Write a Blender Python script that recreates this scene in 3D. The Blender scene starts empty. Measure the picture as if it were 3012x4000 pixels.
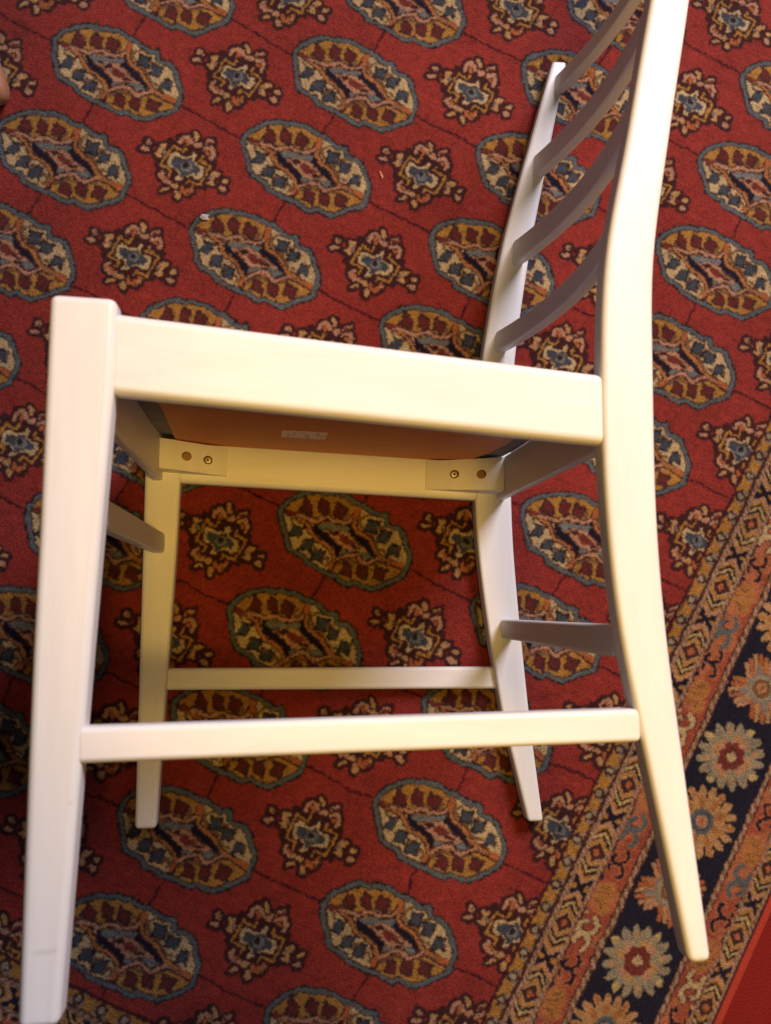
import bpy, bmesh, math, random
import numpy as np
from mathutils import Matrix, Vector

sc = bpy.context.scene
A = 0.25                      # metres per rug repeat (the distance between two rug medallions)
# ------------------------------------------------------------------ camera
cam = bpy.data.objects.new('camera', bpy.data.cameras.new('camera'))
sc.collection.objects.link(cam)
_R = [[0.8937628, -0.4452915, -0.053885], [0.4357312, 0.8904562, -0.131248], [0.1064259, 0.0938252, 0.989884]]
_C = [0.453004, -0.476935, 1.119728]
cam.matrix_world = Matrix([_R[0] + [_C[0]], _R[1] + [_C[1]], _R[2] + [_C[2]], [0, 0, 0, 1]])
cam.data.sensor_fit = 'HORIZONTAL'
cam.data.sensor_width = 36.0
cam.data.lens = 3783.669 / 3012 * 36.0
cam.data.clip_start = 0.02
cam.data.clip_end = 50
cam.data.dof.use_dof = True
cam.data.dof.focus_distance = 1.06
cam.data.dof.aperture_fstop = 11.0
sc.camera = cam

# the chair lies on its far side: chair frame (u = seat front to back, v = up the legs, h = height above the rug)
CX, CY, CTH = 1.6943 * A, -3.0519 * A, 0.4542
def chair_to_world(u, v, h):
    c, s = math.cos(CTH), math.sin(CTH)
    return Vector((CX + (c * u - s * v) * A, CY + (s * u + c * v) * A, h * A))

# ------------------------------------------------------------------ light
w = bpy.data.worlds.new('World'); sc.world = w; w.use_nodes = True
w.node_tree.nodes['Background'].inputs[0].default_value = (0.86, 0.72, 0.70, 1)
w.node_tree.nodes['Background'].inputs[1].default_value = 0.085

def aim(o, target):
    o.rotation_euler = (Vector(target) - o.location).to_track_quat('-Z', 'Y').to_euler()

warm = bpy.data.lights.new('warm_ceiling_lamp', 'SPOT')
warm.color = (1.0, 0.595, 0.10); warm.energy = 130; warm.shadow_soft_size = 0.15
warm.spot_size = 2 * 0.467; warm.spot_blend = 0.13
wo = bpy.data.objects.new('warm_ceiling_lamp', warm); sc.collection.objects.link(wo)
wo.location = chair_to_world(1.55, 0.63, 9.0); aim(wo, chair_to_world(3.62, 2.50, 0))

cool = bpy.data.lights.new('white_lamp', 'AREA')
cool.color = (0.96, 0.885, 1.0); cool.energy = 130; cool.shape = 'DISK'; cool.size = 1.2
co = bpy.data.objects.new('white_lamp', cool); sc.collection.objects.link(co)
co.location = chair_to_world(6.3, 9.3, 9.5); aim(co, chair_to_world(0.8, 1.3, 0.6))

vs = sc.view_settings
vs.view_transform = 'Standard'; vs.look = 'None'; vs.exposure = -0.20; vs.gamma = 1.0
GUL=[('p',100,0,[-3448,-303,-3517,45,-3457,248,-3410,492,-3197,804,-2933,1105,-2595,1395,-2331,1575,-1958,1636,-1730,1801,-1394,1850,-1050,1967,-804,1932,-510,1889,-134,1950,260,1894,710,1815,986,1981,1206,1892,1397,1592,1741,1674,2143,1602,2464,1339,2721,1042,2979,795,3121,630,3217,343,3246,-100,3306,-428,3001,-795,2743,-1077,2502,-1389,2175,-1709,1840,-1755,1343,-1751,1152,-1983,759,-2004,327,-1950,-53,-1993,-450,-2003,-861,-1987,-1255,-1962,-1525,-1750,-1881,-1752,-2261,-1710,-2521,-1478,-2790,-1146,-3141,-761]),('p',104,0,[-4309,-729,-2928,-66,-1704,76,-128,-52,-77,823,-205,1530,-495,2543,-2785,2251,-4757,911]),('p',104,0,[4282,50,2892,-74,1393,-68,-128,-52,-50,-996,-37,-1564,368,-2776,2504,-2580]),('s',18,155,[-2701,-279,-2264,-135,-1852,-150,-1582,-485,-1274,-557]),('s',18,137,[8,1258,204,977,559,735,994,682,1279,402,1770,331]),('s',18,119,[-397,-1185,-228,-1333,-308,-1520]),('s',18,119,[-562,1139,-586,932,-401,839]),('s',18,137,[-2416,313,-1963,223,-1487,340]),('s',18,137,[159,-1219,488,-824,942,-746,1141,-782,1452,-518,1747,-309]),('p',19,0,[-1949,186,-2307,242,-2658,186,-2625,558,-2698,930,-2340,874,-1988,931,-2022,558]),('p',5,0,[-2054,290,-2311,331,-2565,290,-2540,558,-2593,826,-2336,786,-2082,827,-2107,558]),('p',19,0,[-1265,504,-1624,560,-1976,503,-1942,876,-2015,1249,-1656,1193,-1303,1251,-1338,877]),('p',5,0,[-1370,608,-1628,648,-1882,608,-1857,876,-1910,1145,-1652,1105,-1397,1146,-1422,877]),('p',19,0,[-582,691,-929,745,-1270,690,-1236,1050,-1306,1411,-959,1357,-617,1412,-652,1051]),('p',5,0,[-684,792,-933,831,-1178,791,-1154,1050,-1204,1310,-955,1271,-709,1311,-734,1051]),('p',19,0,[1049,-1577,712,-1537,384,-1601,407,-1253,329,-908,666,-949,995,-884,971,-1233]),('p',5,0,[948,-1484,706,-1454,469,-1501,486,-1250,430,-1002,672,-1031,909,-985,892,-1236]),('p',19,0,[1720,-1350,1373,-1308,1035,-1374,1059,-1015,980,-660,1327,-702,1666,-635,1641,-995]),('p',5,0,[1617,-1253,1367,-1223,1123,-1271,1141,-1012,1083,-757,1333,-787,1578,-739,1560,-997]),('p',19,0,[2471,-1064,2123,-1022,1784,-1089,1809,-729,1730,-373,2078,-415,2418,-348,2393,-708]),('p',5,0,[2367,-968,2117,-937,1873,-985,1891,-726,1834,-470,2084,-500,2329,-452,2311,-711]),('p',1,0,[1143,799,819,778,520,658,485,998,356,1316,680,1337,980,1458,1014,1117]),('p',6,0,[1033,871,799,856,584,770,559,1014,466,1244,700,1259,915,1346,940,1101]),('p',1,0,[1847,626,1522,605,1223,486,1189,825,1061,1143,1385,1164,1685,1285,1719,944]),('p',6,0,[1737,698,1503,684,1288,597,1263,842,1171,1071,1404,1086,1620,1173,1645,928]),('p',1,0,[2542,283,2228,264,1937,148,1905,476,1781,785,2096,805,2387,921,2419,592]),('p',6,0,[2436,354,2209,339,2000,256,1977,493,1888,715,2114,729,2324,813,2347,576]),('p',1,0,[-1867,-961,-2194,-969,-2499,-1078,-2525,-736,-2648,-411,-2320,-402,-2015,-293,-1989,-636]),('p',6,0,[-1976,-884,-2212,-890,-2431,-968,-2450,-722,-2538,-488,-2302,-482,-2083,-403,-2064,-650]),('p',1,0,[-1169,-1300,-1497,-1308,-1802,-1417,-1827,-1075,-1949,-751,-1621,-742,-1316,-633,-1290,-976]),('p',6,0,[-1278,-1223,-1514,-1229,-1734,-1307,-1752,-1061,-1840,-828,-1604,-822,-1384,-743,-1366,-990]),('p',1,0,[-473,-1521,-794,-1528,-1094,-1635,-1118,-1300,-1237,-982,-916,-974,-615,-867,-591,-1203]),('p',6,0,[-580,-1445,-811,-1451,-1027,-1528,-1045,-1286,-1130,-1058,-899,-1052,-683,-975,-665,-1217]),('s',18,73,[143,1089,203,1317,374,1508,700,1492]),('s',18,64,[955,1097,1166,1213,1422,1158]),('s',18,64,[1707,877,1741,557,1444,347]),('s',18,64,[2049,918,2305,864,2449,506]),('s',18,64,[-2154,-172,-2083,-470]),('s',18,64,[-1536,-652,-1778,-785,-1762,-1064]),('s',18,64,[-845,-853,-1167,-1172,-1151,-1451]),('s',18,64,[-527,-1111,-546,-1409]),('s',4,183,[-2055,852,-1827,346]),('s',4,164,[-1452,1282,-1242,765]),('s',4,164,[916,-952,1174,-1435]),('s',4,183,[1564,-601,1824,-1132]),('p',4,0,[-2550,894,-2318,1217,-1990,1276,-1953,956,-1986,599,-2231,803]),('p',4,0,[-888,1495,-543,1442,-562,1309,-807,1345]),('p',4,0,[1633,-1283,2094,-1131,2374,-979,2383,-1166,2072,-1430,1822,-1468]),('p',4,0,[2341,-661,2869,-375,2847,-676,2480,-922]),('p',3,0,[-3069,-384,-2917,-252,-2693,-419,-2474,-492,-2520,-902,-2704,-810]),('p',3,0,[-2670,-213,-2339,-79,-2169,-228,-2336,-416]),('p',3,0,[-1982,-656,-1841,-337,-1567,-429,-1461,-708,-1744,-766,-1955,-1121,-2285,-1254,-2474,-1069,-2104,-1011]),('p',3,0,[1839,1144,2161,1222,2486,866,2235,826,1939,955,1906,502,1555,310,1350,440,1666,613]),('p',3,0,[2429,544,2791,547,3056,304,2863,152,2564,375]),('p',3,0,[2118,230,2312,335,2592,149,2361,72]),('p',10,0,[-1730,-26,-1535,96,-181,766,-77,823,106,608,439,451,776,369,1091,203,1462,-69,1317,-350,967,-540,498,-506,134,-752,12,-986,-242,-764,-421,-597,-846,-516,-1254,-426,-1470,-375]),('p',7,0,[-1633,27,-909,439,-186,690,-74,606,-93,305,-211,314,-685,189,-1236,-127,-1465,-35]),('p',7,0,[-58,-520,364,-425,798,-223,1030,-24,1453,-180,1207,-482,885,-513,540,-459,179,-752,3,-944]),('p',8,0,[-1242,-115,-938,-12,-689,197,-380,293,-114,318,224,261,536,141,793,40,1066,-5,1022,-135,628,-243,358,-414,-13,-519,-262,-390,-554,-308,-807,-254]),('p',13,0,[-908,-68,-580,160,-360,87,-599,-140]),('p',13,0,[174,-153,508,-19,748,-129,358,-245]),('p',12,0,[-412,-111,-280,106,-56,108,216,64,478,38,176,-200,-8,-276,-235,-231]),('p',8,0,[-450,86,-226,257,-76,146,-270,88]),('p',8,0,[-41,165,134,260,448,94,353,18]),('s',13,46,[-957,-143,-534,-346,-170,-436]),('s',13,46,[-31,315,373,149,723,2]),('s',13,283,[-3028,-48,-2740,-83,-2484,24,-2082,110,-1689,132,-1427,397,-1229,530,-935,488,-547,604,-306,746,-194,1001,-190,1247,-202,1483]),('s',13,283,[-37,-1564,0,-1089,205,-800,473,-544,743,-459,1042,-596,1266,-594,1452,-349,1718,-84,2069,-62,2540,-96,2967,-130]),('s',13,265,[-202,1483,-85,1110,34,786,296,591,628,520,955,457,1214,269,1494,84,1894,12,2400,-3,2917,-36]),('s',13,265,[-2418,-99,-1941,-151,-1642,-373,-1288,-613,-981,-600,-568,-701,-244,-886,-80,-1108,-20,-1555]),('s',8,164,[-3028,-48,-2740,-83,-2484,24,-2082,110,-1689,132,-1427,397,-1229,530,-935,488,-547,604,-306,746,-194,1001,-190,1247,-202,1483]),('s',8,164,[-37,-1564,0,-1089,205,-800,473,-544,743,-459,1042,-596,1266,-594,1452,-349,1718,-84,2069,-62,2540,-96,2967,-130]),('s',23,155,[-202,1483,-85,1110,34,786,296,591,628,520,955,457,1214,269,1494,84,1894,12,2400,-3,2917,-36]),('s',23,155,[-2418,-99,-1941,-151,-1642,-373,-1288,-613,-981,-600,-568,-701,-244,-886,-80,-1108,-20,-1555]),('s',9,274,[-209,1479,-132,1181]),('s',9,274,[2456,-21,2872,-37]),('s',9,201,[-114,-1295,-77,-1514]),('s',12,201,[-3010,-38,-2701,11])]
MINOR=[('p',13,0,[-1314,652,-889,688,-303,1129,337,610,985,649,1121,172,1136,-644,652,-710,235,-1327,-472,-1242,-955,-880,-1287,-669,-1246,99]),('p',11,0,[-1738,262,-1378,420,-1310,221,-1404,12,-1231,-247,-1320,-393,-1714,-275,-1552,-127,-1597,64]),('p',11,0,[1108,126,1234,312,1528,354,1556,192,1372,-26,1559,-316,1481,-417,1090,-414,1237,-197,1100,-75]),('s',24,88,[-1332,52,-1224,-85]),('s',24,88,[1216,-12,1161,-120]),('p',8,0,[-1972,73,-2011,6,-2089,-32,-2186,-30,-2276,12,-2334,82,-2346,162,-2308,229,-2229,267,-2132,265,-2043,223,-1984,153]),('p',11,0,[-2031,161,-2022,122,-2035,83,-2064,56,-2103,46,-2141,57,-2168,85,-2176,124,-2164,162,-2135,190,-2096,200,-2058,189]),('p',8,0,[-1920,-184,-1917,-257,-1970,-340,-2065,-412,-2176,-453,-2273,-452,-2331,-409,-2334,-336,-2281,-252,-2187,-181,-2076,-140,-1978,-141]),('p',11,0,[2067,175,2075,105,2039,31,1967,-28,1879,-56,1799,-45,1747,2,1738,72,1775,146,1847,205,1935,233,2015,222]),('p',8,0,[2115,-379,2063,-445,1978,-474,1884,-457,1806,-399,1764,-316,1770,-230,1822,-163,1906,-135,2000,-152,2079,-210,2120,-293]),('s',8,228,[-884,750,-917,989,-784,1161,-555,1149,-438,995]),('s',9,191,[-667,1008,-564,847]),('s',11,213,[-518,1506,-343,1384,-300,1229]),('p',8,0,[85,1096,98,1012,59,925,-21,857,-120,826,-213,842,-273,900,-286,984,-247,1071,-168,1140,-68,1170,24,1154]),('p',8,0,[55,1226,148,1475,392,1688,484,1402,124,1165]),('s',12,95,[195,1315,407,1407]),('s',8,213,[232,1027,506,1216,690,1040,730,747]),('s',9,183,[399,921,503,899]),('s',8,206,[-830,-909,-917,-1093,-809,-1230,-565,-1273,-349,-1195]),('s',9,132,[-742,-1076,-535,-1120]),('p',11,0,[102,-1189,86,-1267,21,-1331,-77,-1364,-180,-1357,-262,-1312,-300,-1241,-284,-1163,-219,-1099,-121,-1066,-18,-1073,64,-1118]),('p',11,0,[-555,-1840,-570,-1685,-454,-1486,-254,-1377,-225,-1537,-392,-1744]),('p',11,0,[338,-1494,400,-1608,415,-1717,378,-1790,300,-1809,201,-1768,109,-1679,47,-1564,32,-1456,69,-1382,147,-1363,246,-1404]),('s',9,183,[491,-1110,523,-1171]),('s',9,220,[244,-1166,360,-1318,594,-1308,704,-1093,637,-894]),('s',11,88,[673,-1246,720,-947]),('s',4,132,[-533,608,-574,368,-876,380,-1074,461,-1104,216,-1071,-237,-1069,-628,-717,-632,-533,-630,-537,-906]),('s',4,132,[321,641,317,363,743,399,928,401,934,31,906,-416,900,-654,629,-664,359,-642,336,-882]),('p',3,0,[-994,40,-878,241,-649,229,-483,194,-243,301,-144,466,-102,706,45,530,101,245,339,178,684,241,788,-9,774,-339,599,-465,334,-452,111,-593,42,-814,-140,-925,-254,-811,-190,-581,-445,-445,-780,-510,-890,-335]),('p',6,0,[-779,-19,-566,70,-341,63,-93,226,-35,328,59,183,231,100,476,57,608,-68,525,-251,341,-253,192,-392,46,-609,-98,-687,-134,-511,-351,-414,-701,-310,-750,-180]),('p',7,0,[247,-111,228,-252,136,-366,-5,-422,-157,-405,-279,-319,-338,-188,-320,-46,-228,68,-87,124,65,107,187,21]),('p',6,0,[555,-111,545,-165,503,-209,440,-231,372,-226,319,-195,294,-146,304,-92,346,-49,409,-26,476,-31,529,-63]),('p',1,0,[14,-38,27,-102,4,-166,-49,-214,-117,-232,-183,-216,-227,-170,-240,-106,-217,-41,-164,6,-96,25,-30,8])]
HOOK_TEAL=[('s',25,358,[-340,470,-586,264,-525,-45,-164,-78,188,179,231,497,-56,737]),('s',25,358,[-164,-78,-513,-250,-538,-557]),('s',25,358,[-129,-61,158,-301,148,-643,6,-796]),('s',15,226,[-340,470,-586,264,-525,-45,-164,-78,188,179,231,497,-56,737]),('s',15,226,[-164,-78,-513,-250,-538,-557]),('s',15,226,[-129,-61,158,-301,148,-643,6,-796]),('s',19,54,[-270,505,-430,298,-367,75,-125,110]),('s',15,156,[-564,805,-538,796])]
HOOK_NAVY=[('s',25,311,[-439,385,-599,182,-432,12,-140,29,176,266,200,530,-1,726]),('s',25,311,[-70,63,181,-192,242,-455,59,-564]),('s',25,311,[-539,-166,-491,-310]),('s',10,163,[-439,385,-599,182,-432,12,-140,29,176,266,200,530,-1,726]),('s',10,163,[-70,63,181,-192,242,-455,59,-564]),('s',10,163,[-539,-166,-491,-310]),('s',10,171,[-562,-741,-529,-766])]
PALMETTE=[('p',25,0,[-668,-155,-635,483,-317,887,146,903,409,531,379,60,503,-377,238,-711,-172,-743,-612,-624]),('p',16,0,[-599,-122,-576,449,-276,802,101,818,305,481,275,10,401,-385,155,-627,-170,-659,-112,-425,-525,-541]),('s',18,86,[-345,-207,-57,-275,5,-493]),('s',18,78,[-379,482,-192,448,-40,667]),('s',25,93,[-303,-559,-246,-324,-484,-273]),('s',18,54,[-542,113,-249,213,95,296])]
# ------------------------------------------------------------------ helpers
def link(name, me, mat=None, parent=None):
    o = bpy.data.objects.new(name, me); sc.collection.objects.link(o)
    if mat is not None and len(me.materials) == 0: me.materials.append(mat)
    if parent is not None: o.parent = parent
    return o

def tag(o, label=None, cat=None, group=None, kind=None):
    for k, v in (('label', label), ('category', cat), ('group', group), ('kind', kind)):
        if v: o[k] = v
    return o

def new_mat(name):
    m = bpy.data.materials.new(name); m.use_nodes = True
    nt = m.node_tree
    return m, nt, nt.nodes['Principled BSDF'], nt.nodes.new, nt.links.new

# ------------------------------------------------------------------ rug pattern, knotted on a 0.9 mm grid
ASP = 0.5035; SKEW = -0.016
T = 0.0036                                     # knot size in repeats
I0, I1, J0, J1 = -2.59, 4.59, -8.55, 9.55      # rug extent in repeats (i along the rows, j down the columns)
Y0, Y1 = -J1 * ASP, -J0 * ASP
PW, PH = int(round((I1 - I0) / T)), int(round((Y1 - Y0) / T))
rng = np.random.default_rng(5)
CLEAR = 255

def raster(shapes, x0, x1, y0, y1):
    nx, ny = int(round((x1 - x0) / T)), int(round((y1 - y0) / T))
    X, Y = np.meshgrid(x0 + (np.arange(nx) + .5) * T, y0 + (np.arange(ny) + .5) * T)
    out = np.full((ny, nx), CLEAR, np.uint8)
    for kind, lab, wd, pts in shapes:
        p = np.array(pts, float).reshape(-1, 2) * 1e-4
        if kind == 'p':
            ins = np.zeros(X.shape, bool)
            q = np.roll(p, -1, 0)
            for (xa, ya), (xb, yb) in zip(p, q):
                if ya == yb: continue
                c = ((ya > Y) != (yb > Y)) & (X < (xb - xa) * (Y - ya) / (yb - ya) + xa)
                ins ^= c
            out[ins] = lab
        else:
            r = wd * 1e-4 / 2
            for (xa, ya), (xb, yb) in zip(p[:-1], p[1:]):
                dx, dy = xb - xa, yb - ya
                t = np.clip(((X - xa) * dx + (Y - ya) * dy) / max(dx * dx + dy * dy, 1e-12), 0, 1)
                out[(X - xa - t * dx) ** 2 + (Y - ya - t * dy) ** 2 < r * r] = lab
    return out

def erode(m, n):
    for _ in range(n):
        e = m.copy()
        e[1:] &= m[:-1]; e[:-1] &= m[1:]; e[:, 1:] &= m[:, :-1]; e[:, :-1] &= m[:, 1:]
        if _ % 2:
            e[1:, 1:] &= m[:-1, :-1]; e[:-1, :-1] &= m[1:, 1:]; e[1:, :-1] &= m[:-1, 1:]; e[:-1, 1:] &= m[1:, :-1]
        m = e
    return m
def dilate(m, n): return ~erode(~m, n)

# large medallion
inner = raster(GUL[1:], -.42, .42, -.27, .27)
body = raster(GUL[:1], -.42, .42, -.27, .27) == 100
g_t = np.full(body.shape, CLEAR, np.uint8)
g_t[body] = 1; g_t[erode(body, 2)] = 2; g_t[erode(body, 7)] = 1
fld = erode(body, 8)
inner[inner == CLEAR] = 3; inner[inner == 104] = 4
g_t[fld] = inner[fld]
# small medallion with a dark outline grown round it
m_t = raster(MINOR, -.27, .27, -.21, .21)
halo = dilate(m_t != CLEAR, 4) & (m_t == CLEAR); m_t[halo] = 13
def outline_colours(t, dark, p, seed):
    g = np.random.default_rng(seed); light = np.isin(t, (3, 4, 8, 11, 23, 26, 9, 7, 25))
    e = np.zeros(t.shape, bool)
    for ax in (0, 1):
        for d in (1, -1):
            n_ = np.roll(t, d, ax); e |= light & (n_ != t) & (n_ != CLEAR) & ((d == 1) | ~light)
    cl = g.random((t.shape[0] // 4 + 1, t.shape[1] // 4 + 1)).repeat(4, 0).repeat(4, 1)[:t.shape[0], :t.shape[1]]
    t = t.copy(); m_ = e & (cl < p); t[m_] = np.where(g.random(t.shape) < .5, dark[0], dark[1])[m_]; return t
g_t = outline_colours(g_t, (19, 18), .85, 3); m_t = outline_colours(m_t, (13, 19), .9, 4)
# border motifs
hook_t = raster(HOOK_TEAL, -.09, .09, -.1, .1)
hook_w = hook_t.copy(); hook_w[hook_w == 15] = 3; hook_w[hook_w == 25] = 5
hook_n = raster(HOOK_NAVY, -.09, .09, -.1, .1)
pal_t = raster(PALMETTE, -.09, .09, -.1, .1)

n = int(round(.38 / T)); gx, gy = np.meshgrid((np.arange(n) + .5 - n / 2) * T, (np.arange(n) + .5 - n / 2) * T)
rr, aa = np.hypot(gx, gy), np.arctan2(gy, gx)
def petals(k, r0, r1, wd, ph, lab, out, round_=True, only=None):
    for q in range(k):
        if only and q % only[0] != only[1]: continue
        a = ph + 2 * math.pi * q / k
        u_, v_ = gx * math.cos(a) + gy * math.sin(a), -gx * math.sin(a) + gy * math.cos(a)
        t = (u_ - r0) / (r1 - r0)
        wv = wd * (np.clip(4 * np.clip(t, 0, 1) * (1 - np.clip(t, 0, 1)), 0, 1) ** .5 if round_ else 1.0)
        out[(t > 0) & (t < 1) & (np.abs(v_) < wv)] = lab
fw = np.full((n, n), CLEAR, np.uint8)             # cream flower
petals(16, .07, .166, .0215, .1, 27, fw); petals(16, .075, .155, .010, .1, 11, fw, only=(4, 1)); petals(16, .07, .14, .010, .1, 24, fw, only=(4, 2))
for q in range(8):
    a = .1 + .785 * q + .39
    fw[np.hypot(gx - .147 * math.cos(a), gy - .147 * math.sin(a)) < .0165] = 26 if q % 2 else 27
fw[rr < .104 + .006 * np.cos(8 * aa)] = 27
fw[(rr < .097 + .006 * np.cos(8 * aa)) & (np.cos(4 * aa + .6) > -.2)] = 11
fw[(rr < .092) & (np.cos(4 * aa + 2.2) > .55)] = 8
fw[rr < .064 + .004 * np.cos(8 * aa)] = 12; fw[(rr > .03) & (rr < .036)] = 5
fw[(rr < .026) & ((np.abs(gx) < .011) | (np.abs(gy) < .011) | (rr < .018))] = 3; fw[rr < .005] = 11
fo = np.full((n, n), CLEAR, np.uint8)             # ochre flower
petals(18, .08, .172, .019, .2, 11, fo, only=None); petals(18, .08, .172, .010, .2, 23, fo, only=(3, 0)); petals(18, .06, .15, .007, .374, 14, fo, round_=True)
fo[rr < .122 + .008 * np.cos(9 * aa)] = 11; fo[(rr < .118) & (np.cos(9 * aa + 1) > .25)] = 16
fo[rr < .062 + .003 * np.cos(8 * aa)] = 15; fo[(rr > .04) & (rr < .045)] = 1
fo[rr < .031] = 8; fo[rr < .014] = 9
fs = np.full((n, n), CLEAR, np.uint8)             # comb-like star
for q in range(4):
    a = math.pi / 2 * q + .55
    u_, v_ = gx * math.cos(a) + gy * math.sin(a), -gx * math.sin(a) + gy * math.cos(a)
    for k_, off in enumerate((-.078, -.047, -.016, .016, .047, .078)):
        m_ = (u_ > .045) & (u_ < .176 - abs(off) * .55) & (np.abs(v_ - off * (0.62 + 2.6 * np.clip(u_ - .05, 0, 1))) < .0105)
        fs[m_] = (11, 8, 23, 9, 11, 25)[(k_ + q) % 6]
    fs[(np.abs(v_) < .014) & (u_ > .05) & (u_ < .115)] = 24
fs[rr < .075 + .004 * np.cos(8 * aa)] = 24; fs[rr < .062 + .003 * np.cos(8 * aa)] = 27; fs[rr < .045] = 18
fs[(np.abs(gx + gy) < .03) & (np.abs(gx - gy) < .03)] = 11; fs[(np.abs(gx + gy) < .016) & (np.abs(gx - gy) < .016)] = 9

def grid_noise(cell):
    h, w_ = int(PH / cell) + 3, int(PW / cell) + 3
    g = rng.standard_normal((h, w_)).astype(np.float32)
    y = np.arange(PH, dtype=np.float32) / cell; x = np.arange(PW, dtype=np.float32) / cell
    yi, xi = y.astype(int), x.astype(int); fy, fx = (y - yi)[:, None], (x - xi)[None]
    fy = fy * fy * (3 - 2 * fy); fx = fx * fx * (3 - 2 * fx)
    top = g[yi][:, xi] * (1 - fx) + g[yi][:, xi + 1] * fx
    bot = g[yi + 1][:, xi] * (1 - fx) + g[yi + 1][:, xi + 1] * fx
    return top * (1 - fy) + bot * fy

ii = I0 + (np.arange(PW) + .5) * T; yy = Y0 + (np.arange(PH) + .5) * T
lab = np.zeros((PH, PW), np.uint8)
FI0, FI1, FJ0, FJ1 = -1.555, 3.555, -6.5, 7.5
# field: thin lines joining the medallions
wob = np.cumsum(rng.standard_normal(PW)) * .0006; wob -= np.linspace(wob[0], wob[-1], PW)
wobj = np.cumsum(rng.standard_normal(PH)) * .0006; wobj -= np.linspace(wobj[0], wobj[-1], PH)
for j in range(-6, 8):
    k = ((-j * ASP + wob * (1 + .2 * (j % 3)) - Y0) / T).astype(int)
    for d in (-1, 0, 1): lab[np.clip(k + d, 0, PH - 1), np.arange(PW)] = 22
for i in range(-1, 4):
    k = ((i + wobj - I0) / T).astype(int)
    for d in (-1, 0, 1): lab[np.arange(PH), np.clip(k + d, 0, PW - 1)] = 22
def stamp(t, i, y):
    h, w_ = t.shape
    c, r = int(round((i - I0) / T - w_ / 2)), int(round((y - Y0) / T - h / 2))
    c0, r0, c1, r1 = max(c, 0), max(r, 0), min(c + w_, PW), min(r + h, PH)
    if c0 >= c1 or r0 >= r1: return
    s = t[r0 - r:r1 - r, c0 - c:c1 - c]; v = lab[r0:r1, c0:c1]
    v[s != CLEAR] = s[s != CLEAR]
jit = lambda: rng.uniform(-.006, .006)
for j in range(-7, 9):
    for i in range(-2, 5): stamp(g_t, i + jit(), -j * ASP + jit())
for j in range(-7, 9):
    for i in range(-2, 5): stamp(m_t, i + .5 + jit(), -(j + .5) * ASP + jit())
# border bands
II, YY = np.meshgrid(ii.astype(np.float32), yy.astype(np.float32))
dI = np.maximum(II - FI1, FI0 - II); dJ = np.maximum(-YY - FJ1 * ASP, YY + FJ0 * ASP)
side = dI >= dJ
D = np.maximum(dI, dJ); S_ = np.where(side, YY, II)
bt = D > -.008
def band(a, b, l): lab[(D >= a) & (D < b)] = l
def twist(a, b, f=2 * math.pi / .030):
    m = (D >= a) & (D < b); ph = np.sin(f * (S_ + (D - a) * 1.4)); lab[m] = np.where(ph[m] > -.25, 21, 18)
def geo(a, b, ph):
    m = (D >= a) & (D < b); c = (a + b) / 2
    x = np.abs(D - c)[m]; P_ = .686 * ASP
    s = (S_[m] - ph) / P_; s = np.abs(s - np.round(s)) * P_
    d = s + x * 1.0
    o = np.full(d.shape, 11, np.uint8)
    o[x > .036] = 21
    o[(d > .055) & (d < .070)] = 4
    o[d < .046] = 19; o[d < .020] = 9
    o[(d > .076) & (d < .092)] = 10; o[(d > .092) & (d < .104)] = 26; o[(d > .108) & (d < .124)] = 10; o[(d > .124) & (d < .136)] = 4
    o[(d > .142) & (d < .156)] = 8; o[d > .160] = 10
    o[(P_ / 2 - s < .010) & (x > .020)] = 4
    lab[m] = o
def buds(a, b, ph):
    m = (D >= a) & (D < b); c = (a + b) / 2; P_ = .2245 * ASP
    q = (S_[m] - ph) / P_; k = np.round(q); s = (q - k) * P_; x = (D - c)[m]
    o = np.full(s.shape, 4, np.uint8)
    r = np.hypot(s, x * .85)
    o[(r < .030) & (np.abs(s) + np.abs(x) < .036)] = 19; o[(r > .022) & (np.abs(s) > .018) & (np.abs(s) < .03) & (x > 0)] = 24
    o[r < .0135] = 27; o[(np.abs(x) > .022) & (np.abs(s) > .034)] = 18
    lab[m] = o
lab[bt] = 17
band(-.008, .007, 22); buds(.007, .066, -.257 * ASP); band(.066, .078, 19)
twist(.078, .100); geo(.100, .187, -5.2534 * ASP); twist(.187, .207); band(.207, .217, 19)
band(.217, .333, 17); band(.333, .339, 19); twist(.339, .361, 2 * math.pi / .05); band(.361, .368, 19)
band(.368, .722, 14)
band(.722, .729, 19); twist(.729, .748, 2 * math.pi / .05); band(.748, .755, 19); band(.755, .862, 17)
band(.862, .868, 19); twist(.868, .886); geo(.886, .958, -4.7 * ASP); twist(.958, .976); band(.976, .986, 19); band(.986, 1.2, 20)
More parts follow.
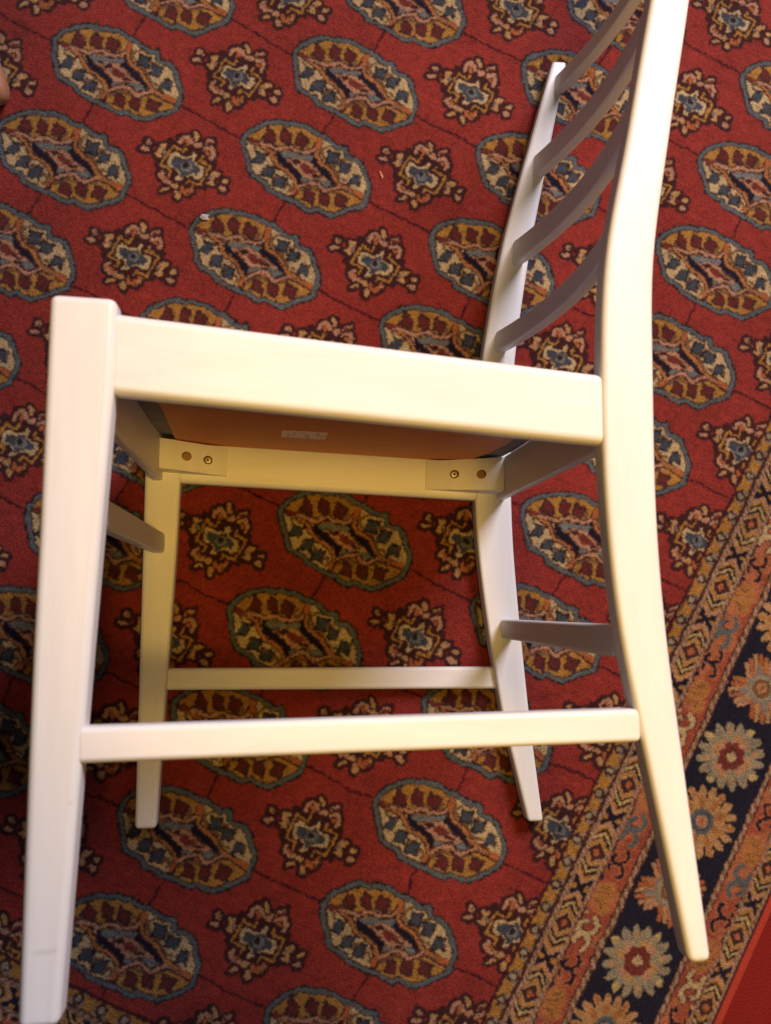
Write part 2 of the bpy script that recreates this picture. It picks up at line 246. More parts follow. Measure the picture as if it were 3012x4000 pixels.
# lighter orange patches woven into the orange bands
gl = grid_noise(26)
m = (((D > .217) & (D < .333)) | ((D > .755) & (D < .862))) & (gl > .35); lab[m] = 25
for k in range(-6, 7):
    for base, t in ((2.172 + 2.05 * k, hook_t), (3.195 + 2.05 * k, hook_w), (2.525 + 2.05 * k, hook_n), (3.55 + 2.05 * k, hook_n), (2.87 + 2.05 * k, pal_t), (3.89 + 2.05 * k, pal_t)):
        if FJ0 - .2 < base < FJ1 + .2:
            stamp(t, FI1 + .272, -base * ASP); stamp(t[::-1, ::-1], FI0 - .272, -base * ASP)
        ob = base + .03
        if FJ0 - 1.2 < ob < FJ1 + 1.2:
            stamp(t[::-1, ::-1], FI1 + .806, -ob * ASP); stamp(t, FI0 - .806, -ob * ASP)
        p = base * ASP
        if FI0 < p < FI1:
            stamp(np.rot90(t), p, -FJ1 * ASP - .272); stamp(np.rot90(t, 3), p, -FJ0 * ASP + .272)
    for base, t in ((5.279 + 2.057 * k, fw), (3.894 + 2.057 * k, fo), (4.580 + 2.057 * k, fs)):
        if FJ0 - .7 < base < FJ1 + .7:
            stamp(t, FI1 + .533, -base * ASP); stamp(t[:, ::-1], FI0 - .533, -base * ASP)
        p = base * ASP - .1
        if FI0 - .3 < p < FI1 + .3:
            stamp(t, p, -FJ1 * ASP - .533); stamp(t, p, -FJ0 * ASP + .533)
# hand-knotted wobble
wx = grid_noise(5) * .55 + grid_noise(2.2) * .8 + grid_noise(26) * .9
wy = grid_noise(5) * .55 + grid_noise(2.2) * .8 + grid_noise(26) * .9
ry = np.clip(np.arange(PH)[:, None] + np.round(wy).astype(int), 0, PH - 1)
rx = np.clip(np.arange(PW)[None] + np.round(wx).astype(int), 0, PW - 1)
keep = D > .97
lab = np.where(keep, lab, lab[ry, rx])
PAL = np.array([(138,48,42),(30,26,30),(80,84,88),(166,144,108),(148,106,48),(84,34,32),(56,61,72),(96,99,100),(158,116,92),(150,84,48),
 (22,16,34),(160,122,82),(100,42,36),(54,24,26),(22,20,36),(80,86,88),(150,100,52),(138,68,48),(106,74,48),(54,30,34),(150,44,32),
 (150,120,100),(60,18,24),(150,98,56),(118,108,102),(150,90,60),(168,146,94),(134,122,100)], np.float32) / 255
lin = np.where(PAL <= .04045, PAL / 12.92, ((PAL + .055) / 1.055) ** 2.4)
lin *= .88; lin[0] *= .80; lin[20] *= .9
rgb = lin[lab]
# soften towards neighbours (pile blurs the knots), then uneven dye and pile
for _ in range(2): rgb = (rgb * 2 + np.roll(rgb, 1, 0) + np.roll(rgb, -1, 0) + np.roll(rgb, 1, 1) + np.roll(rgb, -1, 1)) / 6
v = 1 + .17 * grid_noise(1.6) + .07 * grid_noise(7) + .08 * grid_noise(60) + .05 * grid_noise(220)
v *= 1 + .035 * rng.standard_normal((PH, 1)).astype(np.float32)
rgb = np.clip(rgb * np.clip(v, .55, 1.6)[..., None], 0, 1)
srgb = np.where(rgb <= .0031308, rgb * 12.92, 1.055 * rgb ** (1 / 2.4) - .055)
img = bpy.data.images.new('rug_knots', PW, PH, alpha=False)
buf = np.ones((PH, PW, 4), np.float32); buf[..., :3] = srgb
img.pixels.foreach_set(buf.ravel()); img.update(); img.pack()

rm, nt, bsdf, N_, L_ = new_mat('rug_wool')
tex = N_('ShaderNodeTexImage'); tex.image = img; tex.interpolation = 'Linear'; tex.extension = 'EXTEND'
tc = N_('ShaderNodeTexCoord')
L_(tc.outputs['UV'], tex.inputs['Vector'])
nz = N_('ShaderNodeTexNoise'); nz.inputs['Scale'].default_value = 620; nz.inputs['Detail'].default_value = 3; L_(tc.outputs['Object'], nz.inputs['Vector'])
n2 = N_('ShaderNodeTexNoise'); n2.inputs['Scale'].default_value = 90; n2.inputs['Detail'].default_value = 4; L_(tc.outputs['Object'], n2.inputs['Vector'])
mr = N_('ShaderNodeMapRange'); mr.inputs['To Min'].default_value = .72; mr.inputs['To Max'].default_value = 1.28; L_(nz.outputs['Fac'], mr.inputs['Value'])
mx = N_('ShaderNodeMix'); mx.data_type = 'RGBA'; mx.blend_type = 'MULTIPLY'; mx.inputs[0].default_value = 1
L_(tex.outputs['Color'], mx.inputs[6]); L_(mr.outputs[0], mx.inputs[7]); L_(mx.outputs[2], bsdf.inputs['Base Color'])
ad = N_('ShaderNodeMath'); ad.operation = 'ADD'; L_(nz.outputs['Fac'], ad.inputs[0]); L_(n2.outputs['Fac'], ad.inputs[1])
bp = N_('ShaderNodeBump'); bp.inputs['Strength'].default_value = .9; bp.inputs['Distance'].default_value = .0022
L_(ad.outputs[0], bp.inputs['Height']); L_(bp.outputs[0], bsdf.inputs['Normal'])
bsdf.inputs['Roughness'].default_value = .95; bsdf.inputs['Specular IOR Level'].default_value = .12
bsdf.inputs['Sheen Weight'].default_value = .2; bsdf.inputs['Sheen Roughness'].default_value = .4

def ij_to_xy(i, y):            # y is -j*ASP
    j = -y / ASP
    return ((i + SKEW * j) * A, y * A)

def make_sheet(i0, i1, y0, y1, nx, ny, top, bottom, uvd, wave=0.0, round_edge=0.0):
    bm = bmesh.new(); uvl = bm.loops.layers.uv.new('UVMap'); rows = []; co = {}
    for b in range(ny + 1):
        row = []
        for a in range(nx + 1):
            i = i0 + (i1 - i0) * a / nx; y = y0 + (y1 - y0) * b / ny
            x_, y_ = ij_to_xy(i, y)
            z = top + wave * (math.sin(x_ * 9 + 2 * math.sin(y_ * 5)) + math.sin(y_ * 11 + x_ * 4))
            e = min(a, nx - a)
            if round_edge and e == 0: z -= round_edge
            vtx = bm.verts.new((x_, y_, z)); row.append(vtx); co[vtx] = ((i - uvd[0]) / (uvd[1] - uvd[0]), (y - uvd[2]) / (uvd[3] - uvd[2]))
        rows.append(row)
    for b in range(ny):
        for a in range(nx): bm.faces.new((rows[b][a], rows[b][a + 1], rows[b + 1][a + 1], rows[b + 1][a]))
    ring = rows[0][:] + [r[-1] for r in rows[1:]] + rows[-1][-2::-1] + [r[0] for r in rows[-2:0:-1]]
    low = []
    for vtx in ring:
        q = bm.verts.new((vtx.co.x, vtx.co.y, bottom)); co[q] = co[vtx]; low.append(q)
    for k in range(len(ring)):
        k2 = (k + 1) % len(ring); bm.faces.new((ring[k2], ring[k], low[k], low[k2]))
    bm.faces.new(low[::-1])
    for fc in bm.faces:
        fc.smooth = True
        for lp in fc.loops: lp[uvl].uv = co[lp.vert]
    me = bpy.data.meshes.new('mesh'); bm.to_mesh(me); bm.free(); me.set_sharp_from_angle(angle=math.radians(50))
    return me

rug = bpy.data.objects.new('rug', None); sc.collection.objects.link(rug); rug.location = (0, 0, -.008)
tag(rug, 'red patterned oriental rug with rows of medallions and a navy flowered border', 'rug')
UVD = (I0, I1, Y0, Y1)
SELV = 4.545
link('pile', make_sheet(-2.545, SELV, Y0, Y1, 150, 190, .0080, .001, UVD, .0003), rm, rug)
bmat, nt, bsdf, N_, L_ = new_mat('rug_binding')
tc = N_('ShaderNodeTexCoord'); wv = N_('ShaderNodeTexWave'); wv.bands_direction = 'Y'; wv.inputs['Scale'].default_value = 130; wv.inputs['Distortion'].default_value = 1.5
L_(tc.outputs['Object'], wv.inputs['Vector']); nz = N_('ShaderNodeTexNoise'); nz.inputs['Scale'].default_value = 300; L_(tc.outputs['Object'], nz.inputs['Vector'])
cr = N_('ShaderNodeValToRGB'); cr.color_ramp.elements[0].color = (.22, .022, .014, 1); cr.color_ramp.elements[1].color = (.42, .05, .028, 1); L_(nz.outputs['Fac'], cr.inputs[0]); L_(cr.outputs[0], bsdf.inputs['Base Color'])
bp = N_('ShaderNodeBump'); bp.inputs['Strength'].default_value = .25; bp.inputs['Distance'].default_value = .001; L_(wv.outputs['Fac'], bp.inputs['Height']); L_(bp.outputs[0], bsdf.inputs['Normal'])
bsdf.inputs['Roughness'].default_value = .9; bsdf.inputs['Specular IOR Level'].default_value = .15
link('binding', make_sheet(SELV + .001, 4.592, Y0, Y1, 4, 60, .0062, .0012, UVD, .0002, .003), bmat, rug)
link('binding', make_sheet(-2.592, -2.546, Y0, Y1, 4, 60, .0062, .0012, UVD, .0002, .003), bmat, rug)

# floor: plain deep red carpet under and beyond the rug
fm, nt, bsdf, N_, L_ = new_mat('red_carpet')
tc = N_('ShaderNodeTexCoord'); nz = N_('ShaderNodeTexNoise'); nz.inputs['Scale'].default_value = 420; nz.inputs['Detail'].default_value = 4; L_(tc.outputs['Object'], nz.inputs['Vector'])
n2 = N_('ShaderNodeTexNoise'); n2.inputs['Scale'].default_value = 6; n2.inputs['Detail'].default_value = 4; L_(tc.outputs['Object'], n2.inputs['Vector'])
mm = N_('ShaderNodeMath'); mm.operation = 'MULTIPLY_ADD'; mm.inputs[1].default_value = .5; L_(n2.outputs['Fac'], mm.inputs[0]); L_(nz.outputs['Fac'], mm.inputs[2])
cr = N_('ShaderNodeValToRGB'); cr.color_ramp.elements[0].position = .4; cr.color_ramp.elements[0].color = (.10, .008, .007, 1); cr.color_ramp.elements[1].position = 1; cr.color_ramp.elements[1].color = (.22, .014, .010, 1)
L_(mm.outputs[0], cr.inputs[0]); L_(cr.outputs[0], bsdf.inputs['Base Color'])
bp = N_('ShaderNodeBump'); bp.inputs['Strength'].default_value = .9; bp.inputs['Distance'].default_value = .002; L_(nz.outputs['Fac'], bp.inputs['Height']); L_(bp.outputs[0], bsdf.inputs['Normal'])
bsdf.inputs['Roughness'].default_value = .9; bsdf.inputs['Specular IOR Level'].default_value = .15
bm = bmesh.new(); bmesh.ops.create_grid(bm, x_segments=8, y_segments=8, size=3.0); me = bpy.data.meshes.new('mesh'); bm.to_mesh(me); bm.free()
fl = link('floor', me, fm); fl.location = (.25, 0, -.0075); tag(fl, kind='structure')
# ------------------------------------------------------------------ the chair
def make_paint(name, stretch):
    pm, nt, bsdf, N_, L_ = new_mat(name)
    tc = N_('ShaderNodeTexCoord')
    nz = N_('ShaderNodeTexNoise'); nz.inputs['Scale'].default_value = 14; nz.inputs['Detail'].default_value = 6; nz.inputs['Roughness'].default_value = .65; L_(tc.outputs['Object'], nz.inputs['Vector'])
    cr = N_('ShaderNodeValToRGB'); cr.color_ramp.elements[0].position = .3; cr.color_ramp.elements[0].color = (.72, .70, .665, 1); cr.color_ramp.elements[1].position = .7; cr.color_ramp.elements[1].color = (.80, .785, .755, 1)
    mpc = N_('ShaderNodeMapping'); mpc.inputs['Scale'].default_value = [q_ * .45 + .2 for q_ in stretch]; L_(tc.outputs['Object'], mpc.inputs[0]); L_(mpc.outputs[0], nz.inputs['Vector'])
    L_(nz.outputs['Fac'], cr.inputs[0])
    # small scuffs: sparse dark specks
    vo = N_('ShaderNodeTexVoronoi'); vo.inputs['Scale'].default_value = 26; L_(tc.outputs['Object'], vo.inputs['Vector'])
    sp = N_('ShaderNodeMapRange'); sp.inputs['From Min'].default_value = .05; sp.inputs['From Max'].default_value = .11; sp.inputs['To Min'].default_value = 1; sp.inputs['To Max'].default_value = 0; L_(vo.outputs['Distance'], sp.inputs['Value'])
    n3 = N_('ShaderNodeTexNoise'); n3.inputs['Scale'].default_value = 9; L_(tc.outputs['Object'], n3.inputs['Vector'])
    th = N_('ShaderNodeMapRange'); th.inputs['From Min'].default_value = .50; th.inputs['From Max'].default_value = .60; L_(n3.outputs['Fac'], th.inputs['Value'])
    m1 = N_('ShaderNodeMath'); m1.operation = 'MULTIPLY'; L_(sp.outputs[0], m1.inputs[0]); L_(th.outputs[0], m1.inputs[1])
    # rub marks across the lower legs
    sx = N_('ShaderNodeSeparateXYZ'); L_(tc.outputs['Object'], sx.inputs[0])
    n4 = N_('ShaderNodeTexNoise'); n4.inputs['Scale'].default_value = 120; n4.inputs['Detail'].default_value = 3; L_(tc.outputs['Object'], n4.inputs['Vector'])
    wob_ = N_('ShaderNodeMath'); wob_.operation = 'MULTIPLY_ADD'; wob_.inputs[1].default_value = .004; L_(n4.outputs['Fac'], wob_.inputs[0]); L_(sx.outputs['Y'], wob_.inputs[2])
    ds = N_('ShaderNodeMath'); ds.operation = 'SUBTRACT'; ds.inputs[1].default_value = .0405; L_(wob_.outputs[0], ds.inputs[0])
    ab = N_('ShaderNodeMath'); ab.operation = 'ABSOLUTE'; L_(ds.outputs[0], ab.inputs[0])
    ln = N_('ShaderNodeMapRange'); ln.inputs['From Min'].default_value = .0006; ln.inputs['From Max'].default_value = .0022; ln.inputs['To Min'].default_value = .38; ln.inputs['To Max'].default_value = 0; L_(ab.outputs[0], ln.inputs['Value'])
    n5 = N_('ShaderNodeTexNoise'); n5.inputs['Scale'].default_value = 70; L_(tc.outputs['Object'], n5.inputs['Vector'])
    t5 = N_('ShaderNodeMapRange'); t5.inputs['From Min'].default_value = .5; t5.inputs['From Max'].default_value = .62; L_(n5.outputs['Fac'], t5.inputs['Value'])
    m2a = N_('ShaderNodeMath'); m2a.operation = 'MULTIPLY'; L_(ln.outputs[0], m2a.inputs[0]); L_(t5.outputs[0], m2a.inputs[1])
    lx = N_('ShaderNodeMath'); lx.operation = 'LESS_THAN'; lx.inputs[1].default_value = .022; L_(sx.outputs['X'], lx.inputs[0])
    lz = N_('ShaderNodeMath'); lz.operation = 'GREATER_THAN'; lz.inputs[1].default_value = .3; L_(sx.outputs['Z'], lz.inputs[0])
    lxz = N_('ShaderNodeMath'); lxz.operation = 'MULTIPLY'; L_(lx.outputs[0], lxz.inputs[0]); L_(lz.outputs[0], lxz.inputs[1])
    m2 = N_('ShaderNodeMath'); m2.operation = 'MULTIPLY'; L_(m2a.outputs[0], m2.inputs[0]); L_(lxz.outputs[0], m2.inputs[1])
    mxm = N_('ShaderNodeMath'); mxm.operation = 'MAXIMUM'; L_(m1.outputs[0], mxm.inputs[0]); L_(m2.outputs[0], mxm.inputs[1])
    mf = N_('ShaderNodeMath'); mf.operation = 'MULTIPLY'; L_(mxm.outputs[0], mf.inputs[0])
    sc_ = N_('ShaderNodeMapRange'); sc_.inputs['From Min'].default_value = .045; sc_.inputs['From Max'].default_value = .06; sc_.inputs['To Min'].default_value = .55; sc_.inputs['To Max'].default_value = .10; L_(sx.outputs['X'], sc_.inputs['Value']); L_(sc_.outputs[0], mf.inputs[1])
    mx = N_('ShaderNodeMix'); mx.data_type = 'RGBA'; L_(mf.outputs[0], mx.inputs[0]); L_(cr.outputs[0], mx.inputs[6]); mx.inputs[7].default_value = (.25, .22, .2, 1)
    L_(mx.outputs[2], bsdf.inputs['Base Color'])
    bsdf.inputs['Roughness'].default_value = .42; bsdf.inputs['Specular IOR Level'].default_value = .35
    mp6 = N_('ShaderNodeMapping'); mp6.inputs['Scale'].default_value = stretch; L_(tc.outputs['Object'], mp6.inputs[0])
    n6 = N_('ShaderNodeTexNoise'); n6.inputs['Scale'].default_value = 26; n6.inputs['Detail'].default_value = 6; n6.inputs['Roughness'].default_value = .7; L_(mp6.outputs[0], n6.inputs['Vector'])
    bp = N_('ShaderNodeBump'); bp.inputs['Strength'].default_value = .16; bp.inputs['Distance'].default_value = .0012; L_(n6.outputs['Fac'], bp.inputs['Height']); L_(bp.outputs[0], bsdf.inputs['Normal'])
    return pm
paint_up = make_paint('white_paint_upright', (7, .35, 7))
paint_along = make_paint('white_paint_rail', (.35, 7, 7))
paint_across = make_paint('white_paint_crosswise', (7, 7, .35))
pm = paint_up

chair = bpy.data.objects.new('chair', None); sc.collection.objects.link(chair)
chair.location = (CX, CY, -0.0006); chair.rotation_euler = (0, 0, CTH)
tag(chair, 'white painted wooden chair with a ladder back lying on its side on the red rug', 'chair')

WF, WB, DD, KV = 1.978, 1.7767, 1.5225, -0.0484
def hn(u, v): return WF + (WB - WF) * u / DD + KV * (v - 1.3)      # outer face of the upper side, above the rug

def loft(name, rings, mat=pm, parent=chair, bev=.0045, seg=4):
    """rings: list of 4 corner points (u, v, h), in repeats; consecutive rings are joined and the ends capped"""
    bm = bmesh.new(); vr = []
    for r in rings: vr.append([bm.verts.new((p[0] * A, p[1] * A, p[2] * A)) for p in r])
    for a, b in zip(vr[:-1], vr[1:]):
        for k in range(len(a)):
            k2 = (k + 1) % len(a); bm.faces.new((a[k], a[k2], b[k2], b[k]))
    bm.faces.new(vr[0][::-1]); bm.faces.new(vr[-1])
    bmesh.ops.recalc_face_normals(bm, faces=bm.faces)
    for fc in bm.faces: fc.smooth = True
    me = bpy.data.meshes.new('mesh'); bm.to_mesh(me); bm.free()
    o = link(name, me, mat, parent)
    if bev:
        b = o.modifiers.new('edge', 'BEVEL'); b.width = bev; b.segments = seg; b.limit_method = 'ANGLE'; b.angle_limit = math.radians(40)
        wn = o.modifiers.new('normals', 'WEIGHTED_NORMAL'); wn.weight = 90; wn.keep_sharp = False
    return o

def lerp(tab, x):
    if x <= tab[0][0]: a, b = tab[0], tab[1]
    elif x >= tab[-1][0]: a, b = tab[-2], tab[-1]
    else:
        for a, b in zip(tab[:-1], tab[1:]):
            if a[0] <= x <= b[0]: break
    t = (x - a[0]) / (b[0] - a[0])
    return [p + (q - p) * t for p, q in zip(a, b)][1:]

def smooth_tab(tab, nsub=6):
    """Catmull-Rom through the measured stations"""
    out = []
    for k in range(len(tab) - 1):
        p0, p1, p2, p3 = (np.array(tab[max(k - 1, 0)]), np.array(tab[k]), np.array(tab[k + 1]), np.array(tab[min(k + 2, len(tab) - 1)]))
        for s in range(nsub):
            t = s / nsub
            out.append(tuple(.5 * (2 * p1 + (p2 - p0) * t + (2 * p0 - 5 * p1 + 4 * p2 - p3) * t * t + (3 * p1 - p0 - 3 * p2 + p3) * t ** 3)))
    out.append(tuple(tab[-1])); return out

TP = .0965                                   # thickness of legs and posts across the chair
def upright(name, tab, near, bev=.0055):
    rings = []
    for v, a, b in tab:
        if near: r = [(a, v, hn(a, v) - TP), (b, v, hn(b, v) - TP), (b, v, hn(b, v)), (a, v, hn(a, v))]
        else: r = [(a, v, .003), (b, v, .003), (b, v, TP), (a, v, TP)]
        rings.append(r)
    return loft(name, rings, bev=bev)
near_leg = [(-.019, .0025, .0955), (.58, -.001, .1225), (.85, -.0015, .1345), (1.21, .001, .152), (1.53, .001, .167), (1.780, .001, .169)]
far_leg = [(.006, -.0145, .0775), (.58, -.011, .108), (1.21, -.007, .141), (1.51, -.006, .152), (1.775, -.005, .158)]
upright('front_leg', near_leg, True); upright('front_leg', far_leg, False, .0045)
near_post = smooth_tab([(-.0155, 1.739, 1.8065), (.515, 1.639, 1.753), (.90, 1.571, 1.717), (1.24, 1.543, 1.704), (1.62, 1.543, 1.7126), (2.02, 1.5735, 1.733), (2.44, 1.6655, 1.808), (2.90, 1.7645, 1.900), (3.61, 1.921, 2.032)])
far_post = smooth_tab([(-.004, 1.724, 1.795), (.25, 1.6635, 1.7635), (.515, 1.6035, 1.7335), (1.0, 1.531, 1.690), (1.36, 1.4985, 1.669), (1.75, 1.503, 1.671), (2.134, 1.537, 1.695), (2.62, 1.6265, 1.768), (2.917, 1.7025, 1.827), (3.6153, 1.9005, 1.9715)])
upright('back_post', near_post, True); upright('back_post', far_post, False, .0038)

# seat rails
def rail_v(u):
    t = (u - .168) / (1.5225 - .168)
    return 1.5231 + (1.4444 - 1.5231) * t, 1.7431 + (1.6561 - 1.7431) * t
r = []
for u in (.150, 1.560):
    b, t = rail_v(u); r.append([(u, b, hn(u, b) - .093), (u, b, hn(u, b) - .011), (u, t, hn(u, t) - .011), (u, t, hn(u, t) - .093)])
loft('side_rail', r, paint_along, bev=.0065)
r = []
for u in (.135, 1.520):
    b, t = rail_v(u); b = 1.5185 + (1.4536 - 1.5185) * (u - .1454) / (1.5117 - .1454); r.append([(u, b, .012), (u, b, .090), (u, t, .090), (u, t, .012)])
loft('side_rail', r, paint_along, bev=.0065)
loft('front_rail', [[(.030, 1.525, h), (.074, 1.525, h), (.074, 1.738, h), (.030, 1.738, h)] for h in (.080, hn(.06, 1.6) - .080)], paint_across, bev=.003)
loft('back_rail', [[(1.594, 1.4536, h), (1.634, 1.4536, h), (1.640, 1.640, h), (1.600, 1.640, h)] for h in (.080, hn(1.6, 1.5) - .080)], paint_across, bev=.003)

# stretchers
r = [[(u, b, hn(u, b) - .073), (u, b, hn(u, b) - .004), (u, t, hn(u, t) - .004), (u, t, hn(u, t) - .073)] for u, b, t in ((.108, .5850, .6735), (1.622, .5872, .6790))]
loft('side_stretcher', r, paint_along, bev=.004)
r = [[(u, b, .006), (u, b, .066), (u, t, .066), (u, t, .006)] for u, b, t in ((.085, .5965, .6920), (1.625, .5870, .6880))]
loft('side_stretcher', r, paint_along, bev=.004)
loft('front_stretcher', [[(.030, 1.200, h), (.090, 1.200, h), (.090, 1.292, h), (.030, 1.292, h)] for h in (.088, hn(.06, 1.25) - .088)], paint_across, bev=.004)
loft('back_stretcher', [[(u, .818, h), (u + .06, .818, h), (u + .06, t, h), (u, t, h)] for h, u, t in ((.088, 1.608, .905), (hn(1.6, .86) - .088, 1.580, .914))], paint_across, bev=.0035)

# ladder back: four bowed slats
for vb, vt, uf in ((2.1545, 2.2580, 1.600), (2.5814, 2.7011, 1.688), (3.0184, 3.1306, 1.795), (3.4518, 3.5425, 1.908)):
    rings = []; h0 = .082; h1 = hn(uf, vt) - .082
    for k in range(25):
        t = k / 24; h = h0 + (h1 - h0) * t
        u = uf + .055 * t + .086 * 4 * t * (1 - t)
        rings.append([(u - .010, vb, h), (u + .045, vb, h), (u + .056, vt, h), (u + .001, vt, h)])
    loft('slat', rings, paint_across, bev=.003, seg=3)

# corner blocks screwed to the inside of the side rails
screw_m, nt, bs, N_, L_ = new_mat('screw_metal'); bs.inputs['Base Color'].default_value = (.55, .47, .33, 1); bs.inputs['Metallic'].default_value = .8; bs.inputs['Roughness'].default_value = .42
nz = N_('ShaderNodeTexNoise'); nz.inputs['Scale'].default_value = 600; L_(nz.outputs['Fac'], bs.inputs['Roughness'])
slot_m, nt, bs, N_, L_ = new_mat('screw_slot'); bs.inputs['Base Color'].default_value = (.06, .045, .03, 1); bs.inputs['Roughness'].default_value = .8
nz = N_('ShaderNodeTexNoise'); nz.inputs['Scale'].default_value = 500; mrr = N_('ShaderNodeMapRange'); mrr.inputs['To Min'].default_value = .6; L_(nz.outputs['Fac'], mrr.inputs[0]); L_(mrr.outputs[0], bs.inputs['Roughness'])

raw_m, nt, bs, N_, L_ = new_mat('raw_wood'); nz = N_('ShaderNodeTexNoise'); nz.inputs['Scale'].default_value = 90; cr = N_('ShaderNodeValToRGB'); cr.color_ramp.elements[0].color = (.30, .15, .05, 1); cr.color_ramp.elements[1].color = (.42, .23, .09, 1); L_(nz.outputs['Fac'], cr.inputs[0]); L_(cr.outputs[0], bs.inputs['Base Color']); bs.inputs['Roughness'].default_value = .8

def corner_block(quad, hb, ht, holes, up):
    """quad: (u, v) outline; hb: height of the glued face, ht: of the face towards the middle; holes: (u, v, radius, screw?)"""
    bm = bmesh.new()
    def loop(pts):
        vs = [bm.verts.new((u * A, v * A, ht(u, v) * A)) for u, v in pts]
        return vs, [bm.edges.new((vs[k], vs[(k + 1) % len(vs)])) for k in range(len(vs))]
    qv, qe = loop(quad); edges = list(qe); rims = []
    for u, v, rad, _s in holes:
        hv, he = loop([(u + rad * math.cos(a * math.pi / 12), v + rad * math.sin(a * math.pi / 12)) for a in range(24)]); edges += he; rims.append((hv, u, v, rad))
    bmesh.ops.triangle_fill(bm, use_beauty=True, use_dissolve=False, edges=edges)
    low = [bm.verts.new((u * A, v * A, hb(u, v) * A)) for u, v in quad]
    for k in range(4): bm.faces.new((qv[k], qv[(k + 1) % 4], low[(k + 1) % 4], low[k]))
    bm.faces.new(low)
    for hv, u, v, rad in rims:                       # cups sunk into the block
        fl_ = [bm.verts.new((p.co.x, p.co.y, p.co.z - up * .030 * A)) for p in hv]
        for k in range(24): bm.faces.new((hv[k], hv[(k + 1) % 24], fl_[(k + 1) % 24], fl_[k])).material_index = 1
        bm.faces.new(fl_).material_index = 1
    bmesh.ops.recalc_face_normals(bm, faces=bm.faces)
    me = bpy.data.meshes.new('mesh'); bm.to_mesh(me); bm.free()
    me.materials.append(pm); me.materials.append(raw_m); o = link('corner_block', me, None, chair)
    for u, v, rad, s in holes:
        if not s: continue
        z = ht(u, v) - up * .012
        bm = bmesh.new(); ringsv = []
        for rr_, zz in ((rad * .80, -.012), (rad * .80, 0), (rad * .62, .0035), (rad * .02, .0045)):
            ringsv.append([bm.verts.new(((u + rr_ * math.cos(a * math.pi / 10)) * A, (v + rr_ * math.sin(a * math.pi / 10)) * A, (z + up * zz) * A)) for a in range(20)])
        for a, b in zip(ringsv[:-1], ringsv[1:]):
            for k in range(20): bm.faces.new((a[k], a[(k + 1) % 20], b[(k + 1) % 20], b[k]))
        bm.faces.new(ringsv[-1]); bm.faces.new(ringsv[0][::-1])
        bmesh.ops.recalc_face_normals(bm, faces=bm.faces)
        me = bpy.data.meshes.new('mesh'); bm.to_mesh(me); bm.free(); me.materials.append(screw_m); me.materials.append(slot_m)
        # cross recess as thin dark bars in the same screw
        bm = bmesh.new(); bm.from_mesh(me)
        for q in (0.4, 0.4 + math.pi / 2):
            c_, s_ = math.cos(q), math.sin(q); L = rad * .42; Wd = rad * .11
            for zz in (.0052,):
                pts = [(u + a * L * c_ - b * Wd * s_, v + a * L * s_ + b * Wd * c_) for a, b in ((-1, -1), (1, -1), (1, 1), (-1, 1))]
                zt = z + up * (zz + q * .0002)
                tv = [bm.verts.new((x * A, y * A, zt * A)) for x, y in pts]; bv = [bm.verts.new((x * A, y * A, (z + up * .002) * A)) for x, y in pts]
                fs_ = [bm.faces.new(tv if up > 0 else tv[::-1])] + [bm.faces.new((tv[k], tv[(k + 1) % 4], bv[(k + 1) % 4], bv[k])) for k in range(4)]
                for fc in fs_: fc.material_index = 1
        bm.to_mesh(me); bm.free()
        link('screw', me, None, o)
R_ = .0205
wl = lambda u: .012 + .13 * (.357 - u) / .265            # the blocks are wedges, thick in the corner
wr = lambda u: .012 + .15 * (u - 1.264) / .310
LQ = [(.0750, 1.564), (.357, 1.548), (.361, 1.676), (.0750, 1.696)]
RQ = [(1.263, 1.500), (1.593, 1.481), (1.599, 1.630), (1.267, 1.631)]
LH = [(.187, 1.6246, R_, 0), (.2757, 1.6150, R_ * .95, 1)]; RH = [(1.387, 1.564, R_ * .95, 1), (1.500, 1.5585, R_, 0)]
corner_block(LQ, lambda u, v: .0895, lambda u, v: .090 + wl(u), LH, 1)
corner_block(RQ, lambda u, v: .0895, lambda u, v: .090 + wr(u), RH, 1)
corner_block(LQ, lambda u, v: hn(u, v) - .0925, lambda u, v: hn(u, v) - .093 - wl(u), LH, -1)
corner_block(RQ, lambda u, v: hn(u, v) - .0925, lambda u, v: hn(u, v) - .093 - wr(u), RH, -1)

# drop-in seat: dark cloth pad, brown board below it, paper sticker on the board
cm, nt, bs, N_, L_ = new_mat('dark_seat_cloth')
tc = N_('ShaderNodeTexCoord'); nz = N_('ShaderNodeTexNoise'); nz.inputs['Scale'].default_value = 60; nz.inputs['Detail'].default_value = 5; L_(tc.outputs['Object'], nz.inputs['Vector'])
cr = N_('ShaderNodeValToRGB'); cr.color_ramp.elements[0].color = (.10, .10, .115, 1); cr.color_ramp.elements[1].color = (.26, .26, .29, 1); L_(nz.outputs['Fac'], cr.inputs[0]); L_(cr.outputs[0], bs.inputs['Base Color'])
bs.inputs['Roughness'].default_value = .62
wv = N_('ShaderNodeTexWave'); wv.inputs['Scale'].default_value = 300; L_(tc.outputs['Object'], wv.inputs['Vector']); bp = N_('ShaderNodeBump'); bp.inputs['Strength'].default_value = .3; bp.inputs['Distance'].default_value = .0005; L_(wv.outputs['Fac'], bp.inputs['Height']); L_(bp.outputs[0], bs.inputs['Normal'])
bm = bmesh.new(); NU, NH = 24, 24
def seat_v(u): return 1.7105 - .05 * (u - .06)
grid = {}
